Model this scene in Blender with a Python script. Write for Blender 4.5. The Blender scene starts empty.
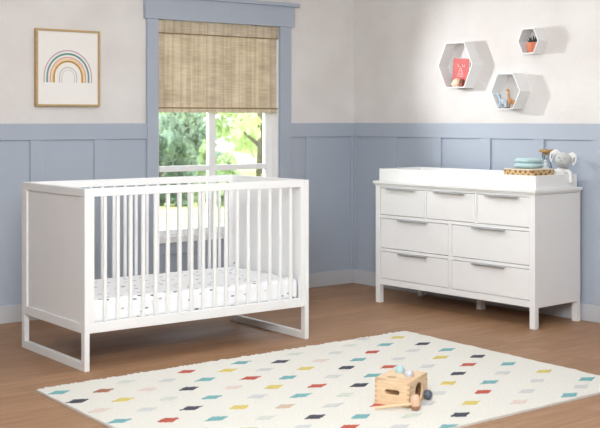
import bpy, bmesh, math, random
from mathutils import Vector, Matrix, Euler
random.seed(7)
S = bpy.context.scene
COL = S.collection
PI = math.pi

# ------------------------------------------------------------------ materials
def s2l(c):
    return tuple(((v/255)/12.92 if v/255 <= 0.04045 else (((v/255)+0.055)/1.055)**2.4) for v in c)

def mat(name, rgb, rough=0.5, metal=0.0, noise=0.0, nscale=8.0, bump=0.0, bscale=60.0, rgb2=None, spec=0.5, stretch=None, sheen=0.0):
    m = bpy.data.materials.new(name); m.use_nodes = True
    nt = m.node_tree; N = nt.nodes; L = nt.links
    b = N['Principled BSDF']
    b.inputs['Roughness'].default_value = rough
    b.inputs['Metallic'].default_value = metal
    b.inputs['Specular IOR Level'].default_value = spec
    if sheen: b.inputs['Sheen Weight'].default_value = sheen
    c = s2l(rgb) + (1,)
    tc = N.new('ShaderNodeTexCoord'); mp = N.new('ShaderNodeMapping')
    L.new(tc.outputs['Object'], mp.inputs['Vector'])
    if stretch: mp.inputs['Scale'].default_value = stretch
    nz = N.new('ShaderNodeTexNoise'); nz.inputs['Scale'].default_value = nscale; nz.inputs['Detail'].default_value = 4
    L.new(mp.outputs[0], nz.inputs['Vector'])
    rp = N.new('ShaderNodeValToRGB')
    k = noise
    c2 = s2l(rgb2) + (1,) if rgb2 else tuple(v*(1-k) for v in c[:3]) + (1,)
    rp.color_ramp.elements[0].color = c2; rp.color_ramp.elements[1].color = c
    rp.color_ramp.elements[0].position = 0.35; rp.color_ramp.elements[1].position = 0.65
    L.new(nz.outputs['Fac'], rp.inputs['Fac']); L.new(rp.outputs[0], b.inputs['Base Color'])
    if bump:
        n2 = N.new('ShaderNodeTexNoise'); n2.inputs['Scale'].default_value = bscale; n2.inputs['Detail'].default_value = 5
        L.new(mp.outputs[0], n2.inputs['Vector'])
        bp = N.new('ShaderNodeBump'); bp.inputs['Strength'].default_value = bump; bp.inputs['Distance'].default_value = 0.01
        L.new(n2.outputs['Fac'], bp.inputs['Height']); L.new(bp.outputs[0], b.inputs['Normal'])
    return m

def nd(m): return m.node_tree.nodes, m.node_tree.links, m.node_tree.nodes['Principled BSDF']

WHITE = mat('white_lacquer', (243, 243, 242), 0.38, noise=0.015)
PLASTER = mat('plaster', (230, 227, 224), 0.9, rgb2=(221, 216, 213), nscale=2.6, bump=0.5, bscale=13, spec=0.2)
BLUE = mat('blue_grey_paint', (174, 183, 196), 0.5, noise=0.02, nscale=3, spec=0.35)
BASEB = mat('pale_grey_paint', (196, 197, 201), 0.45, noise=0.02, spec=0.35)
CEIL = mat('ceiling_white', (238, 236, 232), 0.9, noise=0.02, spec=0.2)
WINW = mat('window_white', (246, 246, 246), 0.35, noise=0.01)
NICKEL = mat('brushed_nickel', (188, 187, 186), 0.38, metal=0.85, noise=0.05)
GOLDW = mat('gold_wood', (196, 166, 116), 0.45, noise=0.15, nscale=20, stretch=(1, 1, 6))
PAPER = mat('paper', (243, 240, 235), 0.8, noise=0.015)
SHELF = mat('shelf_white', (236, 236, 236), 0.5, noise=0.01)
BIRCH = mat('birch_wood', (232, 204, 168), 0.5, rgb2=(222, 188, 148), nscale=18, stretch=(1, 1, 7), bump=0.05)
ENDG = mat('birch_end_grain', (196, 150, 106), 0.6, noise=0.15, nscale=40)
TEAL = mat('teal_paint', (176, 210, 214), 0.4, noise=0.03)
PALEW = mat('pale_grey_paint_ball', (202, 202, 208), 0.4, noise=0.03)
SLATE = mat('slate_paint', (86, 92, 104), 0.4, noise=0.04)
PEACH = mat('peach_wood', (228, 192, 164), 0.5, rgb2=(216, 174, 144), nscale=20, stretch=(1, 1, 5))
DARK = mat('dark_void', (62, 44, 34), 0.8, noise=0.1)
COREM = mat('terracotta', (214, 128, 98), 0.75, noise=0.08, nscale=30)
SUCC = mat('succulent_green', (52, 72, 62), 0.5, rgb2=(36, 50, 46), nscale=30)
SOIL = mat('soil', (60, 44, 34), 0.95, noise=0.3, nscale=80)
MINT = mat('mint_terry', (196, 226, 229), 0.95, noise=0.05, nscale=40, bump=0.5, bscale=400, sheen=0.3)
RIM = mat('cream_lining', (236, 228, 212), 0.9, noise=0.04, bump=0.2, bscale=200)
CORK = mat('cork', (196, 158, 104), 0.8, rgb2=(166, 124, 74), nscale=90)
COTTON = mat('cotton', (246, 246, 246), 0.95, noise=0.04, nscale=50, bump=0.4, bscale=120)
PLUSHG = mat('plush_grey', (205, 207, 206), 0.95, noise=0.06, nscale=60, bump=0.4, bscale=300, sheen=0.3)
PLUSHW = mat('plush_white', (240, 240, 238), 0.95, noise=0.04, nscale=60, bump=0.4, bscale=300, sheen=0.3)
PLUSHD = mat('plush_dark_grey', (158, 160, 162), 0.95, noise=0.06, nscale=60, sheen=0.3)
BLACK = mat('black_thread', (34, 34, 38), 0.5, noise=0.05)
BOOKR = mat('book_red', (198, 78, 76), 0.55, noise=0.06, nscale=12)
BOOKD = mat('book_dark_red', (150, 52, 52), 0.6, noise=0.06)
PRINT = mat('print_white', (240, 214, 206), 0.7, noise=0.02)
CREAMT = mat('toy_cream', (240, 214, 188), 0.6, noise=0.05)
BROWNT = mat('toy_brown', (120, 70, 48), 0.6, noise=0.08)
GIRAF = mat('giraffe_paint', (214, 158, 100), 0.5, rgb2=(170, 112, 62), nscale=60)
ZEBW = mat('zebra_pale_blue', (206, 222, 236), 0.5, noise=0.03)
ZEBD = mat('zebra_dark', (62, 74, 92), 0.5, noise=0.05)
TRUNK = mat('bark', (120, 108, 90), 0.95, noise=0.3, nscale=10, bump=0.5, bscale=30)
LAWN = mat('lawn', (222, 228, 150), 0.95, rgb2=(200, 212, 128), nscale=1.5, spec=0.1)
SIDING = mat('outer_wall', (214, 214, 212), 0.8, noise=0.03)

def leafmat(name, c1, c2):
    m = mat(name, c1, 0.6, rgb2=c2, nscale=2.2, spec=0.2)
    N, L, b = nd(m)
    tr = N.new('ShaderNodeBsdfTranslucent'); tr.inputs['Color'].default_value = s2l(c1)+(1,)
    mx = N.new('ShaderNodeMixShader'); mx.inputs[0].default_value = 0.4
    L.new(b.outputs[0], mx.inputs[1]); L.new(tr.outputs[0], mx.inputs[2])
    L.new(mx.outputs[0], N['Material Output'].inputs['Surface'])
    return m
LEAFA = leafmat('leaf_grey_green', (192, 206, 184), (158, 176, 156))
LEAFB = leafmat('leaf_yellow_green', (222, 230, 180), (194, 210, 156))
LEAFC = leafmat('leaf_mid_green', (208, 220, 170), (176, 194, 148))
LEAFD = leafmat('leaf_dark_green', (128, 146, 118), (96, 116, 94))

# glass
GLASS = bpy.data.materials.new('clear_glass'); GLASS.use_nodes = True
N, L, b = nd(GLASS); N.remove(b)
tb = N.new('ShaderNodeBsdfTransparent'); tb.inputs[0].default_value = (0.97, 0.98, 0.98, 1)
gb = N.new('ShaderNodeBsdfGlossy'); gb.inputs['Roughness'].default_value = 0.03
fr = N.new('ShaderNodeFresnel'); fr.inputs[0].default_value = 1.45
mx = N.new('ShaderNodeMixShader')
L.new(fr.outputs[0], mx.inputs[0]); L.new(tb.outputs[0], mx.inputs[1]); L.new(gb.outputs[0], mx.inputs[2])
L.new(mx.outputs[0], N['Material Output'].inputs['Surface'])

# wood floor: planks parallel to the window wall
FLOOR = bpy.data.materials.new('oak_planks'); FLOOR.use_nodes = True
N, L, b = nd(FLOOR)
tc = N.new('ShaderNodeTexCoord'); mp = N.new('ShaderNodeMapping'); mp.inputs['Rotation'].default_value = (0, 0, -math.radians(37.6))
L.new(tc.outputs['Object'], mp.inputs['Vector'])
br = N.new('ShaderNodeTexBrick'); br.inputs['Scale'].default_value = 1.0
br.inputs['Brick Width'].default_value = 1.3; br.inputs['Row Height'].default_value = 0.14
br.inputs['Mortar Size'].default_value = 0.0012; br.inputs['Mortar Smooth'].default_value = 0.3; br.offset = 0.37
br.inputs['Color1'].default_value = s2l((176, 138, 106))+(1,); br.inputs['Color2'].default_value = s2l((162, 125, 94))+(1,)
br.inputs['Mortar'].default_value = s2l((128, 94, 70))+(1,)
L.new(mp.outputs[0], br.inputs['Vector'])
m2 = N.new('ShaderNodeMapping'); m2.inputs['Scale'].default_value = (1.2, 14, 1)
L.new(mp.outputs[0], m2.inputs['Vector'])
nz = N.new('ShaderNodeTexNoise'); nz.inputs['Scale'].default_value = 3.0; nz.inputs['Detail'].default_value = 6; nz.inputs['Roughness'].default_value = 0.6
L.new(m2.outputs[0], nz.inputs['Vector'])
rp = N.new('ShaderNodeValToRGB'); rp.color_ramp.elements[0].position = 0.3; rp.color_ramp.elements[0].color = (0.74, 0.70, 0.66, 1)
rp.color_ramp.elements[1].position = 0.7; rp.color_ramp.elements[1].color = (1.04, 1.04, 1.04, 1)
L.new(nz.outputs['Fac'], rp.inputs[0])
ml = N.new('ShaderNodeMixRGB'); ml.blend_type = 'MULTIPLY'; ml.inputs[0].default_value = 1
L.new(br.outputs['Color'], ml.inputs[1]); L.new(rp.outputs[0], ml.inputs[2]); L.new(ml.outputs[0], b.inputs['Base Color'])
b.inputs['Roughness'].default_value = 0.5; b.inputs['Specular IOR Level'].default_value = 0.35
bp = N.new('ShaderNodeBump'); bp.inputs['Strength'].default_value = 0.1; bp.inputs['Distance'].default_value = 0.003
L.new(nz.outputs['Fac'], bp.inputs['Height']); L.new(bp.outputs[0], b.inputs['Normal'])

# woven bamboo shade
BAMBOO = bpy.data.materials.new('woven_bamboo'); BAMBOO.use_nodes = True
N, L, b = nd(BAMBOO)
tc = N.new('ShaderNodeTexCoord')
def streak(scale, vec, det=3):
    mp = N.new('ShaderNodeMapping'); mp.inputs['Scale'].default_value = vec
    L.new(tc.outputs['Object'], mp.inputs['Vector'])
    n = N.new('ShaderNodeTexNoise'); n.inputs['Scale'].default_value = scale; n.inputs['Detail'].default_value = det
    L.new(mp.outputs[0], n.inputs['Vector']); return n
nh = streak(1.0, (9, 1, 130)); nv = streak(1.0, (34, 1, 1.2)); nb = streak(1.0, (5, 1, 9))
mp = N.new('ShaderNodeMapping'); L.new(tc.outputs['Object'], mp.inputs['Vector'])
wv = N.new('ShaderNodeTexWave'); wv.wave_type = 'BANDS'; wv.bands_direction = 'X'; wv.inputs['Scale'].default_value = 4.6; wv.inputs['Distortion'].default_value = 0.6
wv.wave_profile = 'SIN'
L.new(mp.outputs[0], wv.inputs['Vector'])
ws = N.new('ShaderNodeMath'); ws.operation = 'POWER'; ws.inputs[1].default_value = 14; L.new(wv.outputs['Fac'], ws.inputs[0])
a1 = N.new('ShaderNodeMath'); a1.operation = 'ADD'; L.new(nh.outputs['Fac'], a1.inputs[0]); L.new(nv.outputs['Fac'], a1.inputs[1])
a2 = N.new('ShaderNodeMath'); a2.operation = 'ADD'; L.new(a1.outputs[0], a2.inputs[0]); L.new(nb.outputs['Fac'], a2.inputs[1])
dv = N.new('ShaderNodeMath'); dv.operation = 'DIVIDE'; dv.inputs[1].default_value = 3; L.new(a2.outputs[0], dv.inputs[0])
rp = N.new('ShaderNodeValToRGB'); rp.color_ramp.elements[0].position = 0.36; rp.color_ramp.elements[0].color = s2l((200, 182, 154))+(1,)
rp.color_ramp.elements[1].position = 0.62; rp.color_ramp.elements[1].color = s2l((246, 234, 212))+(1,)
L.new(dv.outputs[0], rp.inputs[0])
mk = N.new('ShaderNodeMixRGB'); mk.inputs[2].default_value = s2l((176, 150, 114))+(1,)
w2 = N.new('ShaderNodeMath'); w2.operation = 'MULTIPLY'; w2.inputs[1].default_value = 0.3; L.new(ws.outputs[0], w2.inputs[0])
L.new(w2.outputs[0], mk.inputs[0]); L.new(rp.outputs[0], mk.inputs[1]); L.new(mk.outputs[0], b.inputs['Base Color'])
b.inputs['Roughness'].default_value = 0.7; b.inputs['Specular IOR Level'].default_value = 0.2
tr = N.new('ShaderNodeBsdfTranslucent'); L.new(mk.outputs[0], tr.inputs['Color'])
ms = N.new('ShaderNodeMixShader'); ms.inputs[0].default_value = 0.3
L.new(b.outputs[0], ms.inputs[1]); L.new(tr.outputs[0], ms.inputs[2]); L.new(ms.outputs[0], N['Material Output'].inputs['Surface'])
BAMD = mat('bamboo_edge', (150, 122, 84), 0.7, noise=0.2, nscale=30, stretch=(1, 1, 8))

# fitted sheet with sparse printed dashes
SHEET = bpy.data.materials.new('speckled_sheet'); SHEET.use_nodes = True
N, L, b = nd(SHEET)
tc = N.new('ShaderNodeTexCoord'); mp = N.new('ShaderNodeMapping'); mp.inputs['Scale'].default_value = (15, 27, 40)
L.new(tc.outputs['Object'], mp.inputs['Vector'])
vo = N.new('ShaderNodeTexVoronoi'); vo.inputs['Scale'].default_value = 1.0; vo.inputs['Randomness'].default_value = 0.75
L.new(mp.outputs[0], vo.inputs['Vector'])
lt = N.new('ShaderNodeMath'); lt.operation = 'LESS_THAN'; lt.inputs[1].default_value = 0.2; L.new(vo.outputs['Distance'], lt.inputs[0])
sp = N.new('ShaderNodeSeparateColor'); L.new(vo.outputs['Color'], sp.inputs[0])
rp = N.new('ShaderNodeValToRGB'); rp.color_ramp.interpolation = 'CONSTANT'
for i, c in enumerate([(112, 116, 128), (176, 172, 174), (140, 146, 160), (180, 166, 158)]):
    e = rp.color_ramp.elements[i] if i < 2 else rp.color_ramp.elements.new(i*0.25)
    e.position = i*0.25; e.color = s2l(c)+(1,)
L.new(sp.outputs[0], rp.inputs[0])
mk = N.new('ShaderNodeMixRGB'); mk.inputs[1].default_value = s2l((246, 246, 247))+(1,)
L.new(lt.outputs[0], mk.inputs[0]); L.new(rp.outputs[0], mk.inputs[2]); L.new(mk.outputs[0], b.inputs['Base Color'])
b.inputs['Roughness'].default_value = 0.9

# basket braid
BRAID = bpy.data.materials.new('braided_seagrass'); BRAID.use_nodes = True
N, L, b = nd(BRAID)
tc = N.new('ShaderNodeTexCoord')
ws = []
for rot in (0.75, -0.75):
    mp = N.new('ShaderNodeMapping'); mp.inputs['Rotation'].default_value = (rot, rot, 0)
    L.new(tc.outputs['Object'], mp.inputs['Vector'])
    w = N.new('ShaderNodeTexWave'); w.bands_direction = 'Z'; w.inputs['Scale'].default_value = 12; w.inputs['Distortion'].default_value = 5
    L.new(mp.outputs[0], w.inputs['Vector']); ws.append(w)
mm = N.new('ShaderNodeMath'); mm.operation = 'MAXIMUM'; L.new(ws[0].outputs['Fac'], mm.inputs[0]); L.new(ws[1].outputs['Fac'], mm.inputs[1])
rp = N.new('ShaderNodeValToRGB'); rp.color_ramp.elements[0].position = 0.3; rp.color_ramp.elements[0].color = s2l((150, 108, 60))+(1,)
rp.color_ramp.elements[1].position = 0.9; rp.color_ramp.elements[1].color = s2l((222, 192, 144))+(1,)
L.new(mm.outputs[0], rp.inputs[0]); L.new(rp.outputs[0], b.inputs['Base Color'])
bp = N.new('ShaderNodeBump'); bp.inputs['Strength'].default_value = 0.8; bp.inputs['Distance'].default_value = 0.006
L.new(mm.outputs[0], bp.inputs['Height']); L.new(bp.outputs[0], b.inputs['Normal']); b.inputs['Roughness'].default_value = 0.85

# rug colours
def rugmat(n, c): return mat('rug_'+n, c, 0.98, noise=0.08, nscale=90, bump=0.6, bscale=220, spec=0.1)
RUGM = {'W': rugmat('cream', (236, 234, 226)), 'T': rugmat('teal', (128, 182, 186)), 'K': rugmat('charcoal', (84, 86, 96)),
        'R': rugmat('brick_red', (196, 100, 86)), 'B': rugmat('rust_brown', (176, 122, 100)), 'P': rugmat('blush', (232, 214, 204)),
        'Y': rugmat('yellow', (224, 206, 122)), 'G': rugmat('pale_grey', (214, 215, 214)), 'E': rugmat('pale_green', (216, 221, 211)),
        'N': rugmat('tan', (216, 192, 168))}

# ------------------------------------------------------------------ mesh helpers
class MB:
    def __init__(s): s.bm = bmesh.new(); s.mi = 0
    def _new(s, vs, fs, mi=None):
        V = [s.bm.verts.new(v) for v in vs]
        for f in fs:
            try:
                F = s.bm.faces.new([V[i] for i in f]); F.material_index = s.mi if mi is None else mi
            except ValueError: pass
        return V
    def box(s, x0, x1, y0, y1, z0, z1, mi=None, M=None):
        vs = [Vector((x, y, z)) for x in (x0, x1) for y in (y0, y1) for z in (z0, z1)]
        if M: vs = [M @ v for v in vs]
        s._new(vs, [(0, 1, 3, 2), (4, 6, 7, 5), (0, 4, 5, 1), (2, 3, 7, 6), (0, 2, 6, 4), (1, 5, 7, 3)], mi); return s
    def prism(s, pts, ax, d0, d1, mi=None):      # pts outline (2-D) extruded along axis ax
        def P(p, d):
            return (p[0], d, p[1]) if ax == 'y' else ((p[0], p[1], d) if ax == 'z' else (d, p[0], p[1]))
        n = len(pts); vs = [P(p, d0) for p in pts] + [P(p, d1) for p in pts]
        s._new(vs, [tuple(range(n))[::-1], tuple(range(n, 2*n))] + [(i, (i+1) % n, n+(i+1) % n, n+i) for i in range(n)], mi); return s
    def ring(s, outer, inner, ax, d0, d1, mi=None):  # hollow prism
        def P(p, d):
            return (p[0], d, p[1]) if ax == 'y' else ((p[0], p[1], d) if ax == 'z' else (d, p[0], p[1]))
        n = len(outer)
        vs = [P(p, d0) for p in outer]+[P(p, d0) for p in inner]+[P(p, d1) for p in outer]+[P(p, d1) for p in inner]
        fs = []
        for i in range(n):
            j = (i+1) % n
            fs += [(i, j, n+j, n+i), (2*n+i, 3*n+i, 3*n+j, 2*n+j), (i, 2*n+i, 2*n+j, j), (n+i, n+j, 3*n+j, 3*n+i)]
        s._new(vs, fs, mi); return s
    def lathe(s, prof, n=24, c=(0, 0, 0), M=None, mi=None):   # prof: (r, z)
        vs = []; fs = []
        for r, z in prof:
            for k in range(n):
                a = 2*PI*k/n; v = Vector((c[0]+r*math.cos(a), c[1]+r*math.sin(a), c[2]+z))
                vs.append(M @ v if M else v)
        for i in range(len(prof)-1):
            for k in range(n):
                k2 = (k+1) % n; fs.append((i*n+k, i*n+k2, (i+1)*n+k2, (i+1)*n+k))
        if prof[0][0] > 1e-6: fs.append(tuple(range(n))[::-1])
        if prof[-1][0] > 1e-6: fs.append(tuple((len(prof)-1)*n+k for k in range(n)))
        s._new(vs, fs, mi); return s
    def ball(s, c, r, sc=(1, 1, 1), M=None, sub=3, mi=None):
        g = bmesh.ops.create_icosphere(s.bm, subdivisions=sub, radius=1.0)
        for v in g['verts']:
            p = Vector((v.co.x*r*sc[0], v.co.y*r*sc[1], v.co.z*r*sc[2]))
            if M: p = M @ p
            v.co = p + Vector(c)
            for f in v.link_faces: f.material_index = s.mi if mi is None else mi
        return s
    def tube(s, pts, rs, n=10, mi=None):
        pts = [Vector(p) for p in pts]
        if not isinstance(rs, (list, tuple)): rs = [rs]*len(pts)
        vs = []; fs = []
        for i, p in enumerate(pts):
            d = (pts[min(i+1, len(pts)-1)]-pts[max(i-1, 0)]).normalized()
            u = d.cross(Vector((0, 0, 1)) if abs(d.z) < 0.9 else Vector((1, 0, 0))).normalized(); w = d.cross(u)
            for k in range(n):
                a = 2*PI*k/n; vs.append(p+(u*math.cos(a)+w*math.sin(a))*rs[i])
        for i in range(len(pts)-1):
            for k in range(n):
                k2 = (k+1) % n; fs.append((i*n+k, i*n+k2, (i+1)*n+k2, (i+1)*n+k))
        fs += [tuple(range(n))[::-1], tuple((len(pts)-1)*n+k for k in range(n))]
        s._new(vs, fs, mi); return s
    def build(s, name, m, parent=None, bevel=0.0, smooth=False, loc=None, rot=None, weld=True):
        if weld: bmesh.ops.remove_doubles(s.bm, verts=s.bm.verts, dist=1e-6)
        bmesh.ops.recalc_face_normals(s.bm, faces=s.bm.faces)
        me = bpy.data.meshes.new(name); s.bm.to_mesh(me); s.bm.free()
        for x in (m if isinstance(m, list) else [m]): me.materials.append(x)
        if smooth:
            for p in me.polygons: p.use_smooth = True
        o = bpy.data.objects.new(name, me); COL.objects.link(o)
        if parent: o.parent = parent
        if loc is not None: o.location = loc
        if rot is not None: o.rotation_euler = rot
        if bevel:
            b = o.modifiers.new('bevel', 'BEVEL'); b.width = bevel; b.segments = 2; b.limit_method = 'ANGLE'; b.angle_limit = 0.7
        return o

def smooth_auto(o):
    for p in o.data.polygons: p.use_smooth = True
    try: o.data.set_sharp_from_angle(angle=0.6)
    except Exception: pass

def tag(o, label, cat, group=None):
    o['label'] = label; o['category'] = cat
    if group: o['group'] = group
    return o
def thing(name, label, cat, loc=(0, 0, 0), rz=0.0, group=None):
    o = bpy.data.objects.new(name, None); COL.objects.link(o); o.empty_display_size = 0.1
    o.location = loc; o.rotation_euler = (0, 0, rz); return tag(o, label, cat, group)
def struct(o): o['kind'] = 'structure'; return o
def copy_part(o, parent, dx=None):
    c = o.copy(); COL.objects.link(c); c.parent = parent
    if dx is not None: c.location = Vector(o.location)+Vector(dx)
    return c

# ------------------------------------------------------------------ frames of the room
C0 = Vector((0.410, 8.518, 0))
AL = math.atan2(0.610, 0.792)      # window wall, local x runs towards the corner, y outwards
AR = math.atan2(-0.764, 0.645)     # dresser wall, local x runs away from the corner
ML = Matrix.Translation(C0) @ Matrix.Rotation(AL, 4, 'Z')
MR = Matrix.Translation(C0) @ Matrix.Rotation(AR, 4, 'Z')
H = 2.6
def inL(mb, name, m, parent=None, **k):
    return mb.build(name, m, parent, loc=None if parent else C0, rot=None if parent else (0, 0, AL), **k)
def inR(mb, name, m, parent=None, **k):
    return mb.build(name, m, parent, loc=None if parent else C0, rot=None if parent else (0, 0, AR), **k)

W0, W1, Z0, Z1 = 0.715, 1.728, 0.44, 1.93      # window opening (distance from the corner, height)
LL, LR = 8.0, 8.6
mb = MB()
mb.box(-LL, -W1, 0, .15, 0, H); mb.box(-W0, 0.2, 0, .15, 0, H)
mb.box(-W1, -W0, 0, .15, 0, Z0); mb.box(-W1, -W0, 0, .15, Z1, H)
struct(inL(mb, 'wall_left', PLASTER, weld=False))
struct(inR(MB().box(0, LR, 0, .15, 0, H), 'wall_right', PLASTER))
# far sides of the room, behind the camera
pL = ML @ Vector((-LL, 0, 0)); pR = MR @ Vector((LR, 0, 0)); pB = pL + (pR - C0)
def wallseg(p, q, name):
    d = (q-p); n = Vector((-d.y, d.x, 0)).normalized()
    cen = (C0+pB)/2
    if n.dot((p+q)/2-cen) < 0: n = -n
    mb = MB(); n *= .15
    vs = [p, q, q+n, p+n]; vs = [Vector((v.x, v.y, z)) for z in (0, H) for v in vs]
    mb._new(vs, [(0, 1, 2, 3), (4, 5, 6, 7), (0, 1, 5, 4), (1, 2, 6, 5), (2, 3, 7, 6), (3, 0, 4, 7)])
    return struct(mb.build(name, PLASTER))
wallseg(pL, pB, 'wall_back'); wallseg(pR, pB, 'wall_front')
quad = [C0, pL, pB, pR]
def slab(z0, z1, name, m):
    cen = sum(quad, Vector())/4
    q = [cen+(p-cen)*1.03 for p in quad]
    return struct(MB().prism([(p.x, p.y) for p in q], 'z', z0, z1).build(name, m))
slab(-0.1, 0, 'floor', FLOOR); slab(H, H+.1, 'ceiling', CEIL)

# wainscot of the window wall: rails and stiles stand proud of the flat field
def wain(spans, x0, x1, side, t, rz=(1.115, 1.217), extra=None):
    """spans: list of (a,b) stile intervals"""
    mb = MB(); f0, f1 = -.006, 0
    mb.box(x0, x1, f0, f1, .10, 1.20)                   # field
    mb.box(x0, x1, -.018, f0, rz[0], rz[1])             # top rail
    for a, b in spans: mb.box(a, b, -.018, f0, .10, rz[0])
    return mb
# left of the window
mb = wain([(-1.730-.085, -1.728), (-2.117-.081, -2.117), (-2.635, -2.552), (-3.06, -2.98), (-3.5, -3.42), (-4.3, -4.22)], -LL, -1.728, 0, 0)
mb.box(-1.728, -W0, -.006, 0, .10, .40); mb.box(-1.728, -W0, -.018, -.006, .335, .415)
mb.box(-1.728, -1.69, -.018, -.006, .10, .335); mb.box(-1.25, -1.17, -.018, -.006, .10, .335); mb.box(-.75, -.715, -.018, -.006, .10, .335)
m2 = wain([(-W0, -.616), (-.473, -.382), (-.037, -.0001)], -W0, -.0001, 0, 0)
bmesh_tmp = bpy.data.meshes.new('t'); m2.bm.to_mesh(bmesh_tmp); mb.bm.from_mesh(bmesh_tmp); m2.bm.free()
struct(inL(mb, 'trim_1', BLUE, bevel=.002, weld=False))
mb = wain([(.0001, .041), (.385, .476), (.833, .914), (1.277, 1.358), (1.722, 1.80), (2.173, 2.25), (2.62, 2.70), (3.07, 3.15)], .0001, LR, 0, 0)
struct(inR(mb, 'trim_2', BLUE, bevel=.002, weld=False))
# baseboards
struct(inL(MB().box(-LL, -.018, -.024, 0, 0, .105), 'baseboard_left', BASEB, bevel=.003))
struct(inR(MB().box(.0, LR, -.024, 0, 0, .105), 'baseboard_right', BASEB, bevel=.003))

# window casing
mb = MB()
mb.box(-1.813, -1.728, -.026, 0, .42, 1.915); mb.box(-.715, -.616, -.026, 0, .42, 1.915)
mb.box(-1.831, -.590, -.034, 0, 1.915, 2.062); mb.box(-1.862, -.558, -.055, 0, 2.062, 2.088)
struct(inL(mb, 'trim_3', BLUE, bevel=.002, weld=False))

# window
win = struct(inL(MB().box(-W1, -W1+.012, .001, .13, Z0, Z1).box(-W0-.012, -W0, .001, .13, Z0, Z1)
      .box(-W1, -W0, .001, .13, Z1-.012, Z1).box(-W1, -W0, -.03, .13, .415, .455), 'window_1', WINW, weld=False))
y0, y1 = .065, .105
mb = MB()
mb.box(-W1+.012, -W1+.055, y0, y1, .455, Z1-.012); mb.box(-W0-.066, -W0-.012, y0, y1, .455, Z1-.012)
mb.box(-W1+.055, -W0-.066, y0, y1, .455, .49); mb.box(-W1+.055, -W0-.066, y0, y1, Z1-.06, Z1-.012)
fr_ = mb.build('window_frame', WINW, win, bevel=.002, weld=False)
MB().box(-1.268, -1.218, y0-.004, y1, .49, Z1-.06).build('mullion', WINW, win, bevel=.002)
MB().box(-W1+.055, -1.269, y0-.012, y1-.002, .887, .925).box(-1.217, -W0-.066, y0-.012, y1-.002, .887, .925).build('meeting_rail', WINW, win, bevel=.002, weld=False)
MB().box(-W1+.055, -1.269, .083, .087, .49, .886).build('pane', GLASS, win)
MB().box(-1.217, -W0-.066, .083, .087, .49, .886).build('pane', GLASS, win)
MB().box(-W1+.055, -1.269, .083, .087, .926, Z1-.06).build('pane', GLASS, win)
MB().box(-1.217, -W0-.066, .083, .087, .926, Z1-.06).build('pane', GLASS, win)

# ------------------------------------------------------------------ bamboo blind
bl = thing('window_blind', 'woven bamboo roman shade pulled halfway down inside the blue window casing', 'blind', ML @ Vector((-1.222, 0, 1.912)), AL)
hw = .5045
mb = MB()
mb.box(-hw, hw, .012, .016, -.586, -.02)
mb.build('shade', BAMBOO, bl)
MB().box(-hw-.001, hw+.001, .0, .006, -.082, -.001).build('valence', BAMBOO, bl)
MB().box(-hw, hw, .007, .03, -.02, -.001).build('headrail', BAMD, bl)
MB().box(-hw-.001, hw+.001, .002, .0105, -.621, -.594).build('hem', BAMBOO, bl)
MB().box(-hw-.001, hw+.001, .001, .0115, -.594, -.586).build('hem_bar', BAMD, bl)
MB().box(-hw-.001, hw+.001, -.001, .0055, -.088, -.0825).build('valence_edge', BAMD, bl)

# ------------------------------------------------------------------ crib
CA = math.atan2(.6044, .7967)
crib = thing('crib', 'white wooden baby crib with slatted sides and open sled legs under the window', 'crib', (-1.058, 5.478, 0), CA)
LN, DP, HT = 1.391, .763, .901
T = .0275
def end_panel(x0, inner):
    mb = MB()
    for ya, yb in ((0, .038), (DP-.038, DP)): mb.box(x0, x0+T, ya, yb, .04, HT-.04)
    mb.box(x0, x0+T, 0, DP, HT-.04, HT)
    fr = mb.build('end_frame', WHITE, crib, bevel=.002, weld=False)
    MB().box(x0, x0+T, 0, DP, 0, .04).build('floor_runner', WHITE, crib, bevel=.002)
    mb = MB()
    mb.box(x0+.0005, x0+T-.0005, .038, .062, .185, HT-.04); mb.box(x0+.0005, x0+T-.0005, DP-.062, DP-.038, .185, HT-.04)
    mb.box(x0+.0005, x0+T-.0005, .062, DP-.062, .185, .232)
    mb.box(x0+.010, x0+T-.010, .062, DP-.062, .232, HT-.04)
    mb.build('end_panel', WHITE, crib, bevel=.0015, weld=False)
end_panel(0, 1); end_panel(LN-T, -1)
def side(y0):
    th = .026; xa, xb = T, LN-T
    mb = MB()
    mb.box(xa, xa+T, y0, y0+th, .235, HT-.04); mb.box(xb-T, xb, y0, y0+th, .235, HT-.04)
    mb.box(xa, xb, y0, y0+th, HT-.04, HT)
    mb.box(xa, xb, y0, y0+th, .186, .235)
    mb.build('side_rail_frame', WHITE, crib, bevel=.002, weld=False)
    g = (xb-xa-2*T-17*.018)/18; first = None
    for i in range(17):
        x = xa+T+g+i*(g+.018)
        if first is None: first = MB().box(0, .018, 0, .016, 0, HT-.04-.235).build('slat', WHITE, crib, bevel=.003, loc=(x, y0+.005, .235))
        else:
            c = first.copy(); COL.objects.link(c); c.parent = crib; c.location = (x, y0+.005, .235)
side(.003); side(DP-.029)
# sprung base that carries the mattress
mb = MB()
mb.box(T+.001, LN-T-.001, .031, .05, .195, .215); mb.box(T+.001, LN-T-.001, DP-.05, DP-.031, .195, .215)
for i in range(12):
    x = .06+i*.112; mb.box(x, x+.03, .05, DP-.05, .203, .213)
mb.build('mattress_support', WHITE, crib, weld=False)
for x in (T+.001, LN-T-.001):
    for y, z in ((.04, .84), (.04, .36), (DP-.05, .84), (DP-.05, .36)):
        s = 1 if x < .5 else -1
        M = Matrix.Translation((x, y, z)) @ Matrix.Rotation(s*PI/2, 4, 'Y')
        MB().lathe([(.006, -.001), (.006, .002), (.003, .003)], 12, M=M).build('bolt', NICKEL, crib)
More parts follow.
